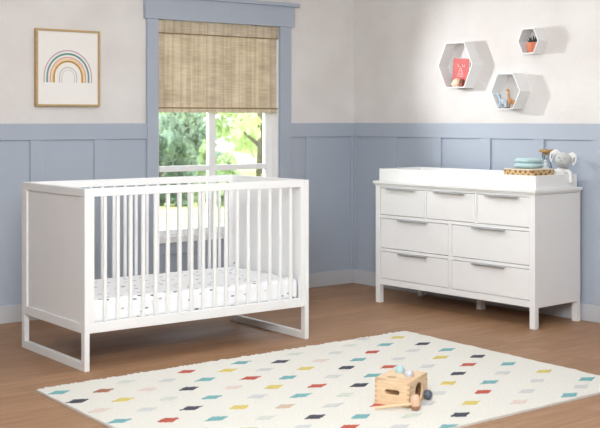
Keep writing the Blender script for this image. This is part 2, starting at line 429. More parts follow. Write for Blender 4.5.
# mattress with rounded edges
bm = MB(); bm.box(T+.012, LN-T-.012, .036, DP-.036, .2155, .342)
mt = bm.build('crib_mattress', SHEET, None, loc=(-1.058, 5.478, 0), rot=(0, 0, CA))
bv = mt.modifiers.new('b', 'BEVEL'); bv.width = .03; bv.segments = 5
smooth_auto(mt)
tag(mt, 'crib mattress in a white fitted sheet with tiny printed specks, inside the crib', 'mattress')

# ------------------------------------------------------------------ dresser
DA = math.atan2(-.758, .652)
DLOC = Vector((.516, 7.601, 0))
MD = Matrix.Translation(DLOC) @ Matrix.Rotation(DA, 4, 'Z')
dr = thing('dresser', 'white seven drawer dresser with slim metal pulls against the right wall', 'dresser', DLOC, DA)
DW, DD = 1.337, .453
mb = MB()
for xa in (0, DW-.022):      # side panels
    mb.box(xa, xa+.022, .036, DD-.036, .125, .795)
mb.box(.022, DW-.022, DD-.03, DD-.02, .14, .795)
mb.box(.022, DW-.022, .006, DD-.03, .14, .15)
mb.box(.022, DW-.022, .03, DD-.03, .783, .795)
mb.build('carcass', WHITE, dr, weld=False)
mb = MB()                      # face frame
mb.box(.04, DW-.04, .003, .022, .126, .166); mb.box(.04, DW-.04, .003, .022, .353, .373)
mb.box(.04, DW-.04, .003, .022, .577, .598); mb.box(.04, DW-.04, .003, .022, .782, .797)
mid = DW/2
mb.box(mid-.014, mid+.014, .003, .022, .166, .353); mb.box(mid-.014, mid+.014, .003, .022, .373, .577)
w3 = (DW-.08-.03)/3
xs = [.04, .04+w3+.015, .04+2*(w3+.015)]
for x in xs[1:]: mb.box(x-.015, x, .003, .022, .598, .782)
mb.build('face_frame', WHITE, dr, bevel=.001, weld=False)
for xa, ya in ((0, 0), (DW-.04, 0), (0, DD-.036), (DW-.04, DD-.036)):
    MB().box(xa, xa+.04, ya, ya+.036, 0, .797).build('leg', WHITE, dr, bevel=.0015)
MB().box(.635, .675, .30, .34, 0, .14).build('center_leg', WHITE, dr, bevel=.0015)
MB().box(-.014, DW+.014, -.014, DD+.004, .808, .827).build('top', WHITE, dr, bevel=.003)
MB().box(-.005, DW+.005, -.005, DD, .797, .808).build('top_molding', WHITE, dr, bevel=.003)
hmesh = None
def drawer(x0, x1, z0, z1):
    global hmesh
    g = .0035
    d = MB().box(x0+g, x1-g, .004, .024, z0+g, z1-g).box(x0+.02, x1-.02, .024, .38, z0+.012, z1-.03).build('drawer', WHITE, dr, bevel=.001, weld=False)
    xc = (x0+x1)/2; hl = .128
    if hmesh is None:
        mb = MB()
        mb.box(-hl, hl, -.018, .004, -.002, 0)               # tab plate lying on the drawer edge
        mb.box(-hl, hl, -.020, -.018, -.006, 0)
        h = mb.build('handle', NICKEL, d, bevel=.0006, weld=False); hmesh = h
        h.location = (xc, 0, z1-.005)
    else:
        h = hmesh.copy(); COL.objects.link(h); h.parent = d; h.location = (xc, 0, z1-.005)
for x in xs: drawer(x, x+w3, .598, .782)
drawer(.04, mid-.014, .373, .577); drawer(mid+.014, DW-.04, .373, .577)
drawer(.04, mid-.014, .166, .353); drawer(mid+.014, DW-.04, .166, .353)

# changing tray
tr_ = thing('changing_tray', 'shallow white changing tray on top of the dresser', 'changing tray', MD @ Vector((0, 0, .827)), DA)
tx0, tx1, ty0, ty1, th = .012, 1.327, .022, .432, .016
hh = .082
MB().box(tx0, tx1, ty0, ty0+th, 0, hh).build('front_board', WHITE, tr_, bevel=.002)
MB().box(tx0, tx1, ty1-th, ty1, 0, hh).build('back_board', WHITE, tr_, bevel=.002)
MB().box(tx0, tx0+th, ty0+th, ty1-th, 0, hh).build('side_board', WHITE, tr_, bevel=.002)
MB().box(tx1-th, tx1, ty0+th, ty1-th, 0, hh).build('side_board', WHITE, tr_, bevel=.002)
MB().box(tx0+th, tx1-th, ty0+th, ty1-th, 0, .006).build('base_board', WHITE, tr_)
TZ = .827+.006

# basket
def rrect(x0, x1, y0, y1, r, n=5):
    pts = []
    for cx, cy, a0 in ((x1-r, y1-r, 0), (x0+r, y1-r, PI/2), (x0+r, y0+r, PI), (x1-r, y0+r, 1.5*PI)):
        for k in range(n+1):
            a = a0+PI/2*k/n; pts.append((cx+r*math.cos(a), cy+r*math.sin(a)))
    return pts
bk = thing('basket', 'low braided seagrass basket with cream lining, in the changing tray', 'basket', MD @ Vector((1.172, .155, TZ)), DA)
mb = MB()
zb = [0, .018, .036, .054, .072, .09, .104]
for i in range(len(zb)-1):
    o = .002*(i % 2)
    mb.ring(rrect(-.113-o, .113+o, -.113-o, .113+o, .022), rrect(-.104, .104, -.104, .104, .016), 'z', zb[i], zb[i+1])
mb.prism(rrect(-.106, .106, -.106, .106, .018), 'z', 0, .006)
mb.build('basket_body', BRAID, bk, weld=False)
MB().ring(rrect(-.111, .111, -.111, .111, .021), rrect(-.094, .094, -.094, .094, .014), 'z', .1045, .112).build('rim_lining', RIM, bk, bevel=.002)
cloth_in = MB().prism(rrect(-.093, .093, -.093, .093, .014), 'z', .0065, .088).build('folded_liner', RIM, bk, bevel=.006)

# towels
def towel(cx, cy, z, w, d, t, rz, label):
    th_ = thing('folded_towel', label, 'towel', MD @ Vector((cx, cy, z)), DA+rz, 'folded mint towels')
    # three folded layers with round fold at the front
    for j, (z0_, z1_) in enumerate(((0, t),)):
        n = 20; outer = []
        r = (z1_-z0_)/2; zc = (z0_+z1_)/2
        for k in range(9):
            a = PI/2+PI*k/8; outer.append((-w/2+r+r*math.cos(a), zc+r*math.sin(a)))
        outer += [(w/2-r*.3, z0_), (w/2, zc), (w/2-r*.3, z1_)]
        mb = MB(); mb.prism(outer, 'y', -d/2+.004*j, d/2-.004*j)
        o = mb.build('towel_fold', MINT, th_, bevel=r*.8)
        smooth_auto(o)
towel(1.175, .150, TZ+.113, .135, .14, .032, .12, 'folded mint towel lying in the basket, under another')
towel(1.178, .15, TZ+.1455, .125, .13, .030, -.08, 'folded mint towel on top of the pair in the basket')

# jar
jr = thing('glass_jar', 'clear glass jar of cotton with a cork lid, behind the basket', 'jar', MD @ Vector((1.165, .335, TZ)), DA)
JG = bpy.data.materials.new('jar_glass'); JG.use_nodes = True
N, L, b = nd(JG); N.remove(b)
tb = N.new('ShaderNodeBsdfTransparent'); tb.inputs[0].default_value = (0.93, 0.95, 0.96, 1)
gb = N.new('ShaderNodeBsdfGlossy'); gb.inputs['Roughness'].default_value = 0.05
fr = N.new('ShaderNodeLayerWeight'); fr.inputs[0].default_value = 0.12
mx = N.new('ShaderNodeMixShader')
L.new(fr.outputs['Fresnel'], mx.inputs[0]); L.new(tb.outputs[0], mx.inputs[1]); L.new(gb.outputs[0], mx.inputs[2])
L.new(mx.outputs[0], N['Material Output'].inputs['Surface'])
smooth_auto(MB().lathe([(.034, 0), (.038, .004), (.038, .11), (.034, .13), (.024, .155), (.023, .205), (.0215, .205), (.0225, .155), (.0325, .13), (.0365, .11), (.0365, .006), (0.0, .005)], 28).build('jar_body', JG, jr))
mb = MB()
for i in range(16):
    a = i*2.4; z = .022+.0085*i; r = .019 if z < .115 else .004
    mb.ball((r*math.cos(a), r*math.sin(a), z), .016 if z < .13 else .013, sub=2)
mb.build('cotton_wool', COTTON, jr, smooth=True)
smooth_auto(MB().lathe([(0, .207), (.041, .207), (.043, .212), (.043, .219), (.040, .224), (.0, .225)], 28).build('cork_lid', CORK, jr))
smooth_auto(MB().lathe([(0, .192), (.0205, .192), (.0205, .2068), (0, .2068)], 20).build('cork_stopper', CORK, jr))

# ------------------------------------------------------------------ plush bunny slumped over the tray side
bn = thing('plush_bunny', 'grey and white plush bunny with floppy ears leaning in the tray corner', 'soft toy', MD @ Vector((1.258, .345, TZ)), DA+.42)
bn.rotation_euler = (0, math.radians(9), DA+.42)
# local -y faces the room/camera
def remesh(o, v=.004):
    r = o.modifiers.new('r', 'REMESH'); r.mode = 'VOXEL'; r.voxel_size = v; r.use_smooth_shade = True
    s = o.modifiers.new('s', 'SMOOTH'); s.iterations = 3
mb = MB()
mb.ball((0, 0, .05), .042, (1, .9, 1.1), sub=3)
mb.ball((0, -.002, .09), .034, (1, .9, 1), sub=3)
mb.tube([(-.03, -.01, .095), (-.048, -.025, .07), (-.05, -.035, .04)], [.014, .013, .015], 12)
mb.tube([(.025, -.012, .10), (.044, -.022, .103), (.060, -.030, .092), (.070, -.036, .06), (.074, -.037, .035)], [.013, .012, .011, .011, .013], 12)
mb.tube([(-.018, -.02, .02), (-.024, -.045, .014), (-.028, -.062, .016)], [.016, .015, .017], 12)
mb.tube([(.018, -.02, .02), (.022, -.045, .014), (.024, -.062, .016)], [.016, .015, .017], 12)
o = mb.build('body', PLUSHW, bn, smooth=True, weld=False); remesh(o)
mb = MB()
mb.ball((0, -.012, .168), .046, (1.08, .92, .98)); mb.ball((0, -.035, .158), .024, (1.15, .9, .8))
o = mb.build('head', PLUSHG, bn, smooth=True, weld=False); remesh(o)
for s in (-1, 1):
    mb = MB()
    pts = [(s*.030, -.004, .198), (s*.052, -.008, .206), (s*.068, -.016, .192), (s*.072, -.024, .165), (s*.068, -.028, .142)]
    for k in range(len(pts)-1):
        for q in range(5):
            t = q/5; p = Vector(pts[k]).lerp(Vector(pts[k+1]), t); w = .008+.009*math.sin(PI*min(1, (k+t)/4+.12))
            mb.ball(p, w, (1.0, .55, 1.0), sub=2)
    o = mb.build('ear', PLUSHW, bn, smooth=True, weld=False); remesh(o, .003)
    mb = MB(); mb.ball((s*.069, -.0295, .176), .009, (.6, .35, 2.0), sub=2); mb.build('inner_ear', PLUSHD, o, smooth=True)
    MB().ball((s*.017, -.0545, .176), .0034, sub=2).build('eye', BLACK, bn, smooth=True)
MB().ball((0, -.0590, .163), .0045, (1.2, .6, .8), sub=2).build('nose', PLUSHD, bn, smooth=True)
smooth_auto(MB().lathe([(.030, .118), (.040, .123), (.040, .130), (.030, .134), (.026, .126), (.030, .118)], 24, c=(0, -.006, 0)).build('neck_scarf', PLUSHD, bn))

# ------------------------------------------------------------------ hexagon shelves
def hexo(hw_, th_, hz): return [(-hw_, 0), (-th_, hz), (th_, hz), (hw_, 0), (th_, -hz), (-th_, -hz)]
def shelf(t, z, hw_, hh_, d, label):
    r = thing('hexagon_shelf', label, 'shelf', MR @ Vector((t, 0, z)), AR, 'white hexagon wall shelves')
    th_ = hw_*.53
    w = .0065
    out = hexo(hw_, th_, hh_)
    k = w/(hw_*math.cos(PI/6)); inn = [(x*(1-k), y*(1-w/hh_)) for x, y in out]
    # six boards, mitred
    for i in range(6):
        j = (i+1) % 6
        mb = MB(); mb.prism([out[i], out[j], inn[j], inn[i]], 'y', -d, -.001)
        mb.build('board', SHELF, r)
    return z-hh_+w
zb1 = shelf(1.119, 1.614, .157, .155, .102, 'large white hexagon wall shelf holding the red book')
zb2 = shelf(1.561, 1.427, .122, .117, .108, 'medium white hexagon wall shelf holding two toy animals')
zb3 = shelf(1.741, 1.745, .084, .081, .102, 'smallest white hexagon wall shelf holding a potted plant')

# book leaning inside the large shelf
bk_ = thing('picture_book', 'red picture book with pale line drawing leaning in the large hexagon shelf', 'book', MR @ Vector((1.117, -.036, zb1+.0085)), AR+.05)
bk_.rotation_euler = (0, .10, AR+.03)
MB().box(-.068, .068, 0, .0025, 0, .185).build('back_cover', BOOKD, bk_, bevel=.0008)
MB().box(-.065, .066, -.0125, 0, .002, .183).build('pages', PAPER, bk_)
MB().box(-.068, .068, -.015, -.0125, 0, .185).build('front_cover', BOOKR, bk_, bevel=.0008)
MB().box(-.0705, -.068, -.015, .0025, 0, .185).build('spine', BOOKD, bk_)
mb = MB()
def dline(p, q, w=.0014):
    p = Vector(p); q = Vector(q); d = (q-p).normalized(); n = Vector((-d.y, d.x))*w
    vs = [p+n, p-n, q-n, q+n]
    mb._new([(v.x, y, v.y) for y in (-.0158, -.0149) for v in vs], [(0, 1, 2, 3), (4, 5, 6, 7), (0, 1, 5, 4), (1, 2, 6, 5), (2, 3, 7, 6), (3, 0, 4, 7)])
for pts in ([(-.032, .150), (-.022, .128), (-.010, .132)], [(.014, .150), (.012, .134), (.032, .134), (.030, .148)], [(-.006, .122), (-.018, .086), (.020, .086), (.002, .122), (-.006, .122)],
            [(-.028, .075), (.026, .075)], [(-.012, .102), (.012, .102)], [(-.03, .064), (-.005, .066), (.022, .062)]):
    for i in range(len(pts)-1): dline(pts[i], pts[i+1])
mb.build('cover_drawing', PRINT, bk_, weld=False)
# hedgehog toy in front of the book
hg = thing('hedgehog_figurine', 'small cream toy hedgehog in front of the red book', 'toy', MR @ Vector((1.108, -.078, zb1+.001)), AR)
mb = MB(); mb.ball((0, 0, .028), .028, (1.15, .6, .95)); mb.ball((-.026, 0, .02), .014, (1.2, .7, .8))
for k in range(4): mb.ball(((-.02, .02)[k % 2], (-.009, .009)[k//2], .005), .006, sub=2)
o = mb.build('body', CREAMT, hg, smooth=True, weld=False); remesh(o, .0025)
mb = MB()
for i in range(9):
    a = math.radians(20+i*17); x = .029*math.cos(a)*1.1+.004; z = .028+.027*math.sin(a)
    mb.tube([(x*.85, 0, .028+(z-.028)*.85), (x*1.22, 0, .028+(z-.028)*1.25)], [.0055, .0008], 6)
mb.build('spines', CREAMT, hg)
MB().ball((-.043, 0, .021), .003, sub=2).build('nose', BLACK, hg); MB().ball((-.030, -.009, .026), .0022, sub=2).build('eye', BLACK, hg)
bl_ = thing('toy_block', 'dark brown toy block beside the cream hedgehog', 'toy', MR @ Vector((1.161, -.078, zb1+.001)), AR+.2)
MB().prism([(-.012, 0), (.012, 0), (.013, .04), (0, .052), (-.013, .04)], 'y', -.012, .012).build('block_body', BROWNT, bl_, bevel=.002)
MB().box(-.008, .008, -.0135, -.0121, .008, .022).build('block_door', BOOKR, bl_)

# zebra and giraffe
def quadruped(name, label, t, y, zb, rz, L_, leg, bodyr, neck, headl, mats, stripes, cat='toy'):
    r = thing(name, label, cat, MR @ Vector((t, y, zb+.001)), AR+rz)
    mb = MB()
    mb.ball((0, 0, leg+bodyr*.7), bodyr, (L_/bodyr/2, .75, .9))
    for sx in (-1, 1):
        for sy in (-1, 1):
            mb.tube([(sx*L_*.34, sy*bodyr*.4, leg+bodyr*.4), (sx*L_*.36, sy*bodyr*.42, leg*.5), (sx*L_*.36, sy*bodyr*.42, 0)], [bodyr*.42, bodyr*.3, bodyr*.32], 8)
    nx, nz = neck
    p0 = Vector((-L_*.36, 0, leg+bodyr)); p1 = Vector((-L_*.36-nx, 0, leg+bodyr+nz))
    mb.tube([p0, p0.lerp(p1, .5), p1], [bodyr*.65, bodyr*.45, bodyr*.4], 10)
    mb.ball(p1+Vector((-headl*.3, 0, 0)), headl*.5, (1.1, .6, .62))
    for sy in (-1, 1): mb.tube([p1+Vector((0, sy*bodyr*.2, .0)), p1+Vector((.001, sy*bodyr*.35, headl*.55))], [bodyr*.16, bodyr*.1], 6)
    o = mb.build('body', mats[0], r, smooth=True, weld=False); remesh(o, .002)
    if stripes:
        mb = MB()
        for q in range(4):
            t_ = .15+.22*q; p = p0.lerp(p1, t_); mb.ball(p+Vector((bodyr*.42, 0, 0)), bodyr*.35, (.5, .5, .9), sub=2)
        mb.build('mane', mats[1], r, smooth=True, weld=False)
        for q in range(3):
            x = -L_*.2+q*L_*.2
            o = MB().lathe([(bodyr*.70, -.0018), (bodyr*.76, 0), (bodyr*.70, .0018)], 16, M=Matrix.Translation((x, 0, leg+bodyr*.7)) @ Matrix.Rotation(PI/2, 4, 'Y')).build('stripe', mats[1], r)
    for sx in (-1, 1):
        for sy in (-1, 1): MB().lathe([(bodyr*.36, -.0005), (bodyr*.36, leg*.22)], 10, c=(sx*L_*.36, sy*bodyr*.42, 0)).build('hoof', mats[1], r)
    for sy in (-1, 1): MB().ball(p1+Vector((-headl*.35, sy*headl*.28, headl*.1)), .0018, sub=2).build('eye', BLACK, r)
    mb = MB(); mb.tube([(L_*.48, 0, leg+bodyr), (L_*.56, 0, leg+bodyr*.3), (L_*.57, 0, leg*.6)], [.0025, .002, .003], 6); mb.build('tail', mats[1], r, smooth=True)
quadruped('toy_zebra', 'pale blue and dark toy zebra in the medium hexagon shelf', 1.512, -.070, zb2, .35, .060, .028, .022, (.012, .042), .034, (ZEBW, ZEBD), True)
quadruped('toy_giraffe', 'tan toy giraffe with a tall neck in the medium hexagon shelf', 1.582, -.072, zb2, .5, .044, .034, .0155, (.001, .068), .022, (GIRAF, BROWNT), False)

# potted succulent
pt = thing('potted_succulent', 'dark spiky succulent in a small terracotta pot in the smallest shelf', 'plant', MR @ Vector((1.748, -.054, zb3+.001)), AR)
smooth_auto(MB().lathe([(0, 0), (.032, 0), (.041, .018), (.0445, .04), (.0445, .066), (.040, .066), (.038, .054), (0, .054)], 28).build('pot', COREM, pt))
MB().lathe([(0, .0525), (.0355, .0525), (.033, .055), (0, .056)], 20).build('soil', SOIL, pt)
for ring, (n, tilt, ln) in enumerate(((9, .95, .042), (7, .55, .048), (4, .2, .05))):
    for i in range(n):
        a = 2*PI*i/n+ring*.4; d = Vector((math.sin(tilt)*math.cos(a), math.sin(tilt)*math.sin(a), math.cos(tilt)))
        b0 = Vector((.008*math.cos(a), .008*math.sin(a), .054))
        mb = MB(); mb.tube([b0, b0+d*ln*.4, b0+d*ln*.8+Vector((0, 0, .003)), b0+d*ln+Vector((0, 0, .007))], [.005, .0052, .003, .0005], 7)
        mb.build('leaf', SUCC, pt, smooth=True)

# ------------------------------------------------------------------ rainbow picture
pic = thing('framed_picture', 'rainbow art print in a thin gold wooden frame on the left wall', 'picture', ML @ Vector((-2.384, 0, 1.326)), AL)
pw, ph = .220, .484
fw = .013
def rect(a, b, c, d): return [(a, c), (b, c), (b, d), (a, d)]
MB().ring(rect(-pw, pw, 0, ph), rect(-pw+fw, pw-fw, fw, ph-fw), 'y', -.034, -.001).build('frame', GOLDW, pic, bevel=.001)
MB().box(-pw+fw, pw-fw, -.022, -.004, fw, ph-fw).build('backing_paper', PAPER, pic)
def arc(r, w, legz, c, name, x0=.0, y0=.15, h=None, dotted=False):
    mb = MB(); n = 36
    path = [(x0-r, y0)] + [(x0-r*math.cos(PI*k/n), y0+legz+r*1.02*math.sin(PI*k/n)) for k in range(n+1)] + [(x0+r, y0)]
    nn = len(path)
    inner = [(x0+(x-x0)*(r-w)/r, y0+(legz+(z-y0-legz)*(r-w)/r if z > y0+legz else z-y0)) for x, z in path]
    for i in range(nn-1):
        p, q, a, b = path[i], path[i+1], inner[i], inner[i+1]
        segs = [(0, 1)] if not dotted else None
        mb.prism([p, q, b, a], 'y', -.0232, -.0221)
    return mb.build(name, c, pic, weld=False)
PM = [('outer_arc', .166, .007, (206, 170, 178)), ('teal_arc', .148, .012, (112, 160, 150)), ('pink_arc', .125, .009, (232, 172, 160)),
      ('yellow_arc', .112, .007, (240, 208, 130)), ('mustard_arc', .102, .011, (196, 146, 48)), ('grey_arc', .062, .006, (206, 200, 198)), ('inner_arc', .046, .005, (222, 216, 212))]
for nme, r, w, c in PM: arc(r, w, .036, mat(nme, c, .8, noise=.12, nscale=60), nme)
pass #.box(-pw+fw, pw-fw, -.0275, -.0265, fw, ph-fw).build('glazing', GLASS, pic)

# ------------------------------------------------------------------ rug
RA = Vector((-1.201, 5.083, 0)); RE1 = Vector((.79, .613, 0)); RE2 = Vector((.59, -.807, 0))
RL, RW = 2.30, 1.605
DM = [(1.937, 0.03, 'G'), (0.06, 0.115, 'T'), (0.401, 0.115, 'E'), (0.737, 0.112, 'R'), (1.06, 0.11, 'T'), (1.402, 0.113, 'E'), (1.771, 0.12, 'E'), (2.134, 0.115, 'Y'), (0.236, 0.208, 'B'), (0.571, 0.214, 'G'), (0.912, 0.213, 'Y'), (1.237, 0.213, 'K'), (1.592, 0.22, 'G'), (1.944, 0.221, 'T'), (0.062, 0.307, 'K'), (0.408, 0.31, 'P'), (0.726, 0.309, 'T'), (1.068, 0.312, 'G'), (1.414, 0.318, 'P'), (1.762, 0.324, 'R'), (2.128, 0.331, 'K'), (0.233, 0.409, 'Y'), (0.57, 0.413, 'K'), (0.911, 0.415, 'R'), (1.246, 0.415, 'Y'), (1.587, 0.42, 'T'), (1.965, 0.427, 'G'), (0.07, 0.509, 'P'), (0.403, 0.513, 'E'), (0.743, 0.518, 'P'), (1.066, 0.515, 'T'), (1.422, 0.523, 'K'), (1.762, 0.532, 'G'), (2.124, 0.525, 'T'), (0.234, 0.616, 'G'), (0.569, 0.614, 'T'), (0.904, 0.623, 'Y'), (1.248, 0.627, 'G'), (1.6, 0.639, 'R'), (1.966, 0.639, 'Y'), (0.059, 0.708, 'T'), (0.401, 0.714, 'K'), (0.742, 0.72, 'G'), (1.071, 0.732, 'R'), (1.416, 0.731, 'T'), (1.768, 0.745, 'G'), (2.135, 0.74, 'K'), (0.228, 0.816, 'R'), (0.574, 0.827, 'Y'), (0.907, 0.829, 'T'), (1.243, 0.84, 'K'), (1.954, 0.849, 'R'), (0.4, 0.92, 'T'), (0.741, 0.935, 'N'), (1.079, 0.938, 'E'), (0.569, 1.032, 'E'), (0.915, 1.047, 'G'), (1.778, 0.956, 'K'), (2.134, 0.958, 'T'), (0.743, 1.146, 'K'), (1.603, 1.065, 'Y'), (1.965, 1.074, 'G'), (0.61, 1.236, 'G'), (1.094, 1.162, 'R'), (1.433, 1.17, 'G'), (1.77, 1.17, 'T'), (2.147, 1.181, 'Y'), (0.9, 1.258, 'T'), (1.264, 1.272, 'G'), (1.609, 1.281, 'R'), (1.973, 1.289, 'G'), (0.76, 1.35, 'R'), (1.081, 1.374, 'E'), (1.426, 1.384, 'Y'), (1.783, 1.392, 'G'), (2.188, 1.41, 'T'), (0.924, 1.47, 'G'), (1.251, 1.492, 'K'), (1.61, 1.499, 'P'), (2.05, 1.487, 'G'), (1.084, 1.588, 'T'), (1.883, 1.557, 'T'), (1.6, 0.85, 'P'), (0.06, 0.915, 'Y'), (1.42, 0.95, 'Y'), (0.23, 1.02, 'K'), (1.25, 1.057, 'R'), (0.06, 1.12, 'G'), (0.4, 1.13, 'Y'), (0.23, 1.22, 'T'), (0.4, 1.33, 'G'), (0.57, 1.44, 'T'), (0.06, 1.33, 'R'), (0.23, 1.44, 'Y'), (0.4, 1.54, 'K'), (0.74, 1.55, 'R')]
keys = list(RUGM)
mb = MB(); rt = .011
random.seed(3)
# wavy outline with short tufts on the two long edges
n = 230
top = []
def rp_(u, v, z): p = RA+RE1*u+RE2*v; return (p.x, p.y, z)
def edge(u, s):      # irregular tufted edge
    return (random.random()**2)*.026*s
NU, NV = 230, 40
grid = [[None]*(NV+1) for _ in range(NU+1)]
for i in range(NU+1):
    e0 = edge(i, 1); e1_ = edge(i, 1)
    for j in range(NV+1):
        u = RL*i/NU; v = RW*j/NV
        if j == 0: v -= e0
        if i == NU: u += (random.random()**2)*.014
        z = rt + .0012*math.sin(u*31+v*9)*math.sin(v*27)
        grid[i][j] = mb.bm.verts.new(rp_(u, v, z))
for i in range(NU):
    for j in range(NV):
        mb.bm.faces.new((grid[i][j], grid[i][j+1], grid[i+1][j+1], grid[i+1][j]))
bd = [grid[i][0] for i in range(NU+1)]+[grid[NU][j] for j in range(1, NV+1)]+[grid[i][NV] for i in range(NU-1, -1, -1)]+[grid[0][j] for j in range(NV-1, 0, -1)]
low = [mb.bm.verts.new((v.co.x, v.co.y, .0005)) for v in bd]
for k in range(len(bd)):
    q = (k+1) % len(bd); mb.bm.faces.new((bd[k], bd[q], low[q], low[k]))
mb.bm.faces.new(low)
# woven diamonds, each drawn as stepped rows of knots, 1 mm proud
for u0, v0, c in DM:
    p, q = .055, .032; rows = 7
    if c in 'GEPN': p, q = .052, .030
    for k in range(-rows, rows+1):
        f = (1-abs(k)/(rows+1))**1.15; h = q/(rows+.5)
        w = p*f*(1+random.uniform(-.15, .15)); off = random.uniform(-.004, .004)
        v = v0+k*h*1.0
        ua, ub = max(u0-w+off, .004), min(u0+w+off, RL-.004)
        va, vb = max(v-h/2, .003), min(v+h/2, RW-.003)
        if ub > ua and vb > va:
            vs = [rp_(ua, va, 0), rp_(ub, va, 0), rp_(ub, vb, 0), rp_(ua, vb, 0)]
            mb._new([(x, y, z) for z in (rt-.002, rt+.0022) for x, y, _ in vs], [(0, 1, 2, 3), (4, 5, 6, 7), (0, 1, 5, 4), (1, 2, 6, 5), (2, 3, 7, 6), (3, 0, 4, 7)], keys.index(c))
rug = mb.build('area_rug', [RUGM[k] for k in keys], weld=False)
rug.data.update()
tag(rug, 'cream woven area rug with rows of small multicoloured diamonds on the wooden floor', 'rug')
RT = rt+.0022

# ------------------------------------------------------------------ wooden ball box
bx_o = Vector((.3246, 4.8263, RT)); bxa = math.atan2(-.0770, .1396)
BW, BD, BH, bt = .161, .203, .112, .008
MX = Matrix.Translation(bx_o) @ Matrix.Rotation(bxa, 4, 'Z')
box = thing('ball_drop_box', 'light wooden pounding box with round holes standing on the rug', 'toy', bx_o, bxa)
def plate_holes(W_, H_, holes, t0, t1, place, name, m, n=28):
    """flat board with round/oval holes, built from polygons with a bridged outline"""
    cu = bpy.data.curves.new(name, 'CURVE'); cu.dimensions = '2D'; cu.fill_mode = 'BOTH'; cu.extrude = (t1-t0)/2
    sp = cu.splines.new('POLY'); sp.points.add(3)
    for p, (x, y) in zip(sp.points, ((0, 0), (W_, 0), (W_, H_), (0, H_))): p.co = (x, y, 0, 1)
    sp.use_cyclic_u = True
    for (cx, cy, rx, ry, sl) in holes:
        sp = cu.splines.new('POLY'); sp.points.add(n-1)
        for k in range(n):
            a = 2*PI*k/n; x = math.cos(a)*rx; y = math.sin(a)*ry
            if sl: x = math.cos(a)*ry + (sl if math.cos(a) > 0 else -sl)
            sp.points[k].co = (cx+x, cy+y, 0, 1)
        sp.use_cyclic_u = True
    tmp = bpy.data.objects.new(name, cu); COL.objects.link(tmp)
    dg = bpy.context.evaluated_depsgraph_get(); dg.update()
    me = bpy.data.meshes.new_from_object(tmp.evaluated_get(dg))
    bpy.data.objects.remove(tmp); me.name = name
    me.transform(Matrix.Translation((0, 0, (t0+t1)/2))); me.transform(place)
    me.materials.clear(); me.materials.append(m)
    o = bpy.data.objects.new(name, me); COL.objects.link(o); o.parent = box
    return o
RX = Matrix.Rotation(PI/2, 4, 'X')       # board in xz plane, thickness along -y
# front (slot), side with big round hole, top with three holes
plate_holes(BW, BH-bt, [(BW*.5, (BH-bt)*.56, 0, .0105, .024)], 0, bt, Matrix.Translation((0, bt, 0)) @ RX, 'front_board', BIRCH)
plate_holes(BW, BH-bt, [(BW*.5, (BH-bt)*.56, 0, .0085, .022)], 0, bt, Matrix.Translation((0, BD, 0)) @ RX, 'back_board', BIRCH)
MS = Matrix(((0, 0, 1, 0), (1, 0, 0, 0), (0, 1, 0, 0), (0, 0, 0, 1)))
plate_holes(BD-2*bt, BH-bt, [((BD-2*bt)*.52, .048, .041, .041, 0)], 0, bt, Matrix.Translation((BW-bt, bt, 0)) @ MS, 'side_board', BIRCH)
MB().box(0, bt, bt, BD-bt, 0, BH-bt).build('side_board', BIRCH, box)
MB().box(bt, BW-bt, bt, BD-bt, .0005, .006).build('bottom_board', BIRCH, box)
hs = [(.36, .25), (.32, .73), (.73, .47)]
plate_holes(BW, BD, [(BW*u, BD*v, .0205, .0205, 0) for u, v in hs], BH-bt, BH, Matrix.Identity(4), 'top_board', BIRCH)
# sloping ramp inside
MB().prism([(bt+.002, .07), (bt+.002, .062), (BW-bt-.002, .010), (BW-bt-.002, .018)], 'y', bt+.002, BD-bt-.002).build('ramp', ENDG, box)
# finger joints on the front and back edges
JW = mat('joint_wood', (212, 172, 130), .55, noise=.1, nscale=40)
for k in range(5):
    z = .008+k*.021
    if z+.010 < BH-bt:
        for xa in (-.0004, BW-.010): MB().box(xa, xa+.0104, -.0006, .002, z, z+.010).build('finger_joint', JW, box)
for yy, zz in ((.018, .085), (BD-.018, .085)):
    M = Matrix.Translation((BW, yy, zz)) @ Matrix.Rotation(PI/2, 4, 'Y')
    MB().lathe([(.0028, -.001), (.0028, .0012), (.001, .0016)], 10, M=M).build('screw', BLACK, box)
br_ = .0218
def tball(p, m, label):
    o = MB().ball((0, 0, 0), br_, sub=4).build('wooden_ball', m, smooth=True, loc=p)
    return tag(o, label, 'ball', 'balls of the wooden box')
dz = math.sqrt(br_**2-.0206**2)+.0008
tball(MX @ Vector((BW*.32, BD*.73, BH+dz)), TEAL, 'pale teal ball resting in a top hole of the wooden box')
tball(MX @ Vector((BW*.73, BD*.47, BH+dz-.0004)), PALEW, 'pale grey ball in the box top, beside the teal ball')
tball(Vector((.560, 4.893, RT+br_)), SLATE, 'dark slate ball on the rug at the round side opening')
# mallet
hd = Vector((.489, 4.722, RT)); tail = Vector((.316, 4.722, RT+.0065))
ml_ = thing('toy_mallet', 'peach wooden toy mallet with its handle lying along the front of the box', 'toy', hd, 0)
prof = [(0, 0), (.011, .0005), (.017, .005), (.0205, .014), (.021, .024)]
smooth_auto(MB().lathe([(0, 0), (.012, .0004), (.018, .005), (.0198, .012), (.0205, .018)], 28).build('mallet_foot', mat('mallet_brown', (170, 122, 92), .5, noise=.08), ml_))
smooth_auto(MB().lathe([(.0205, .0182), (.0212, .028), (.0212, .042), (.019, .055), (.012, .063), (0, .0655)], 28).build('mallet_head', PEACH, ml_))
MB().tube([Vector((-.017, 0, .024)), tail-hd+Vector((0, 0, .001))], [.0062, .0062], 14).build('handle', BIRCH, ml_, smooth=False)

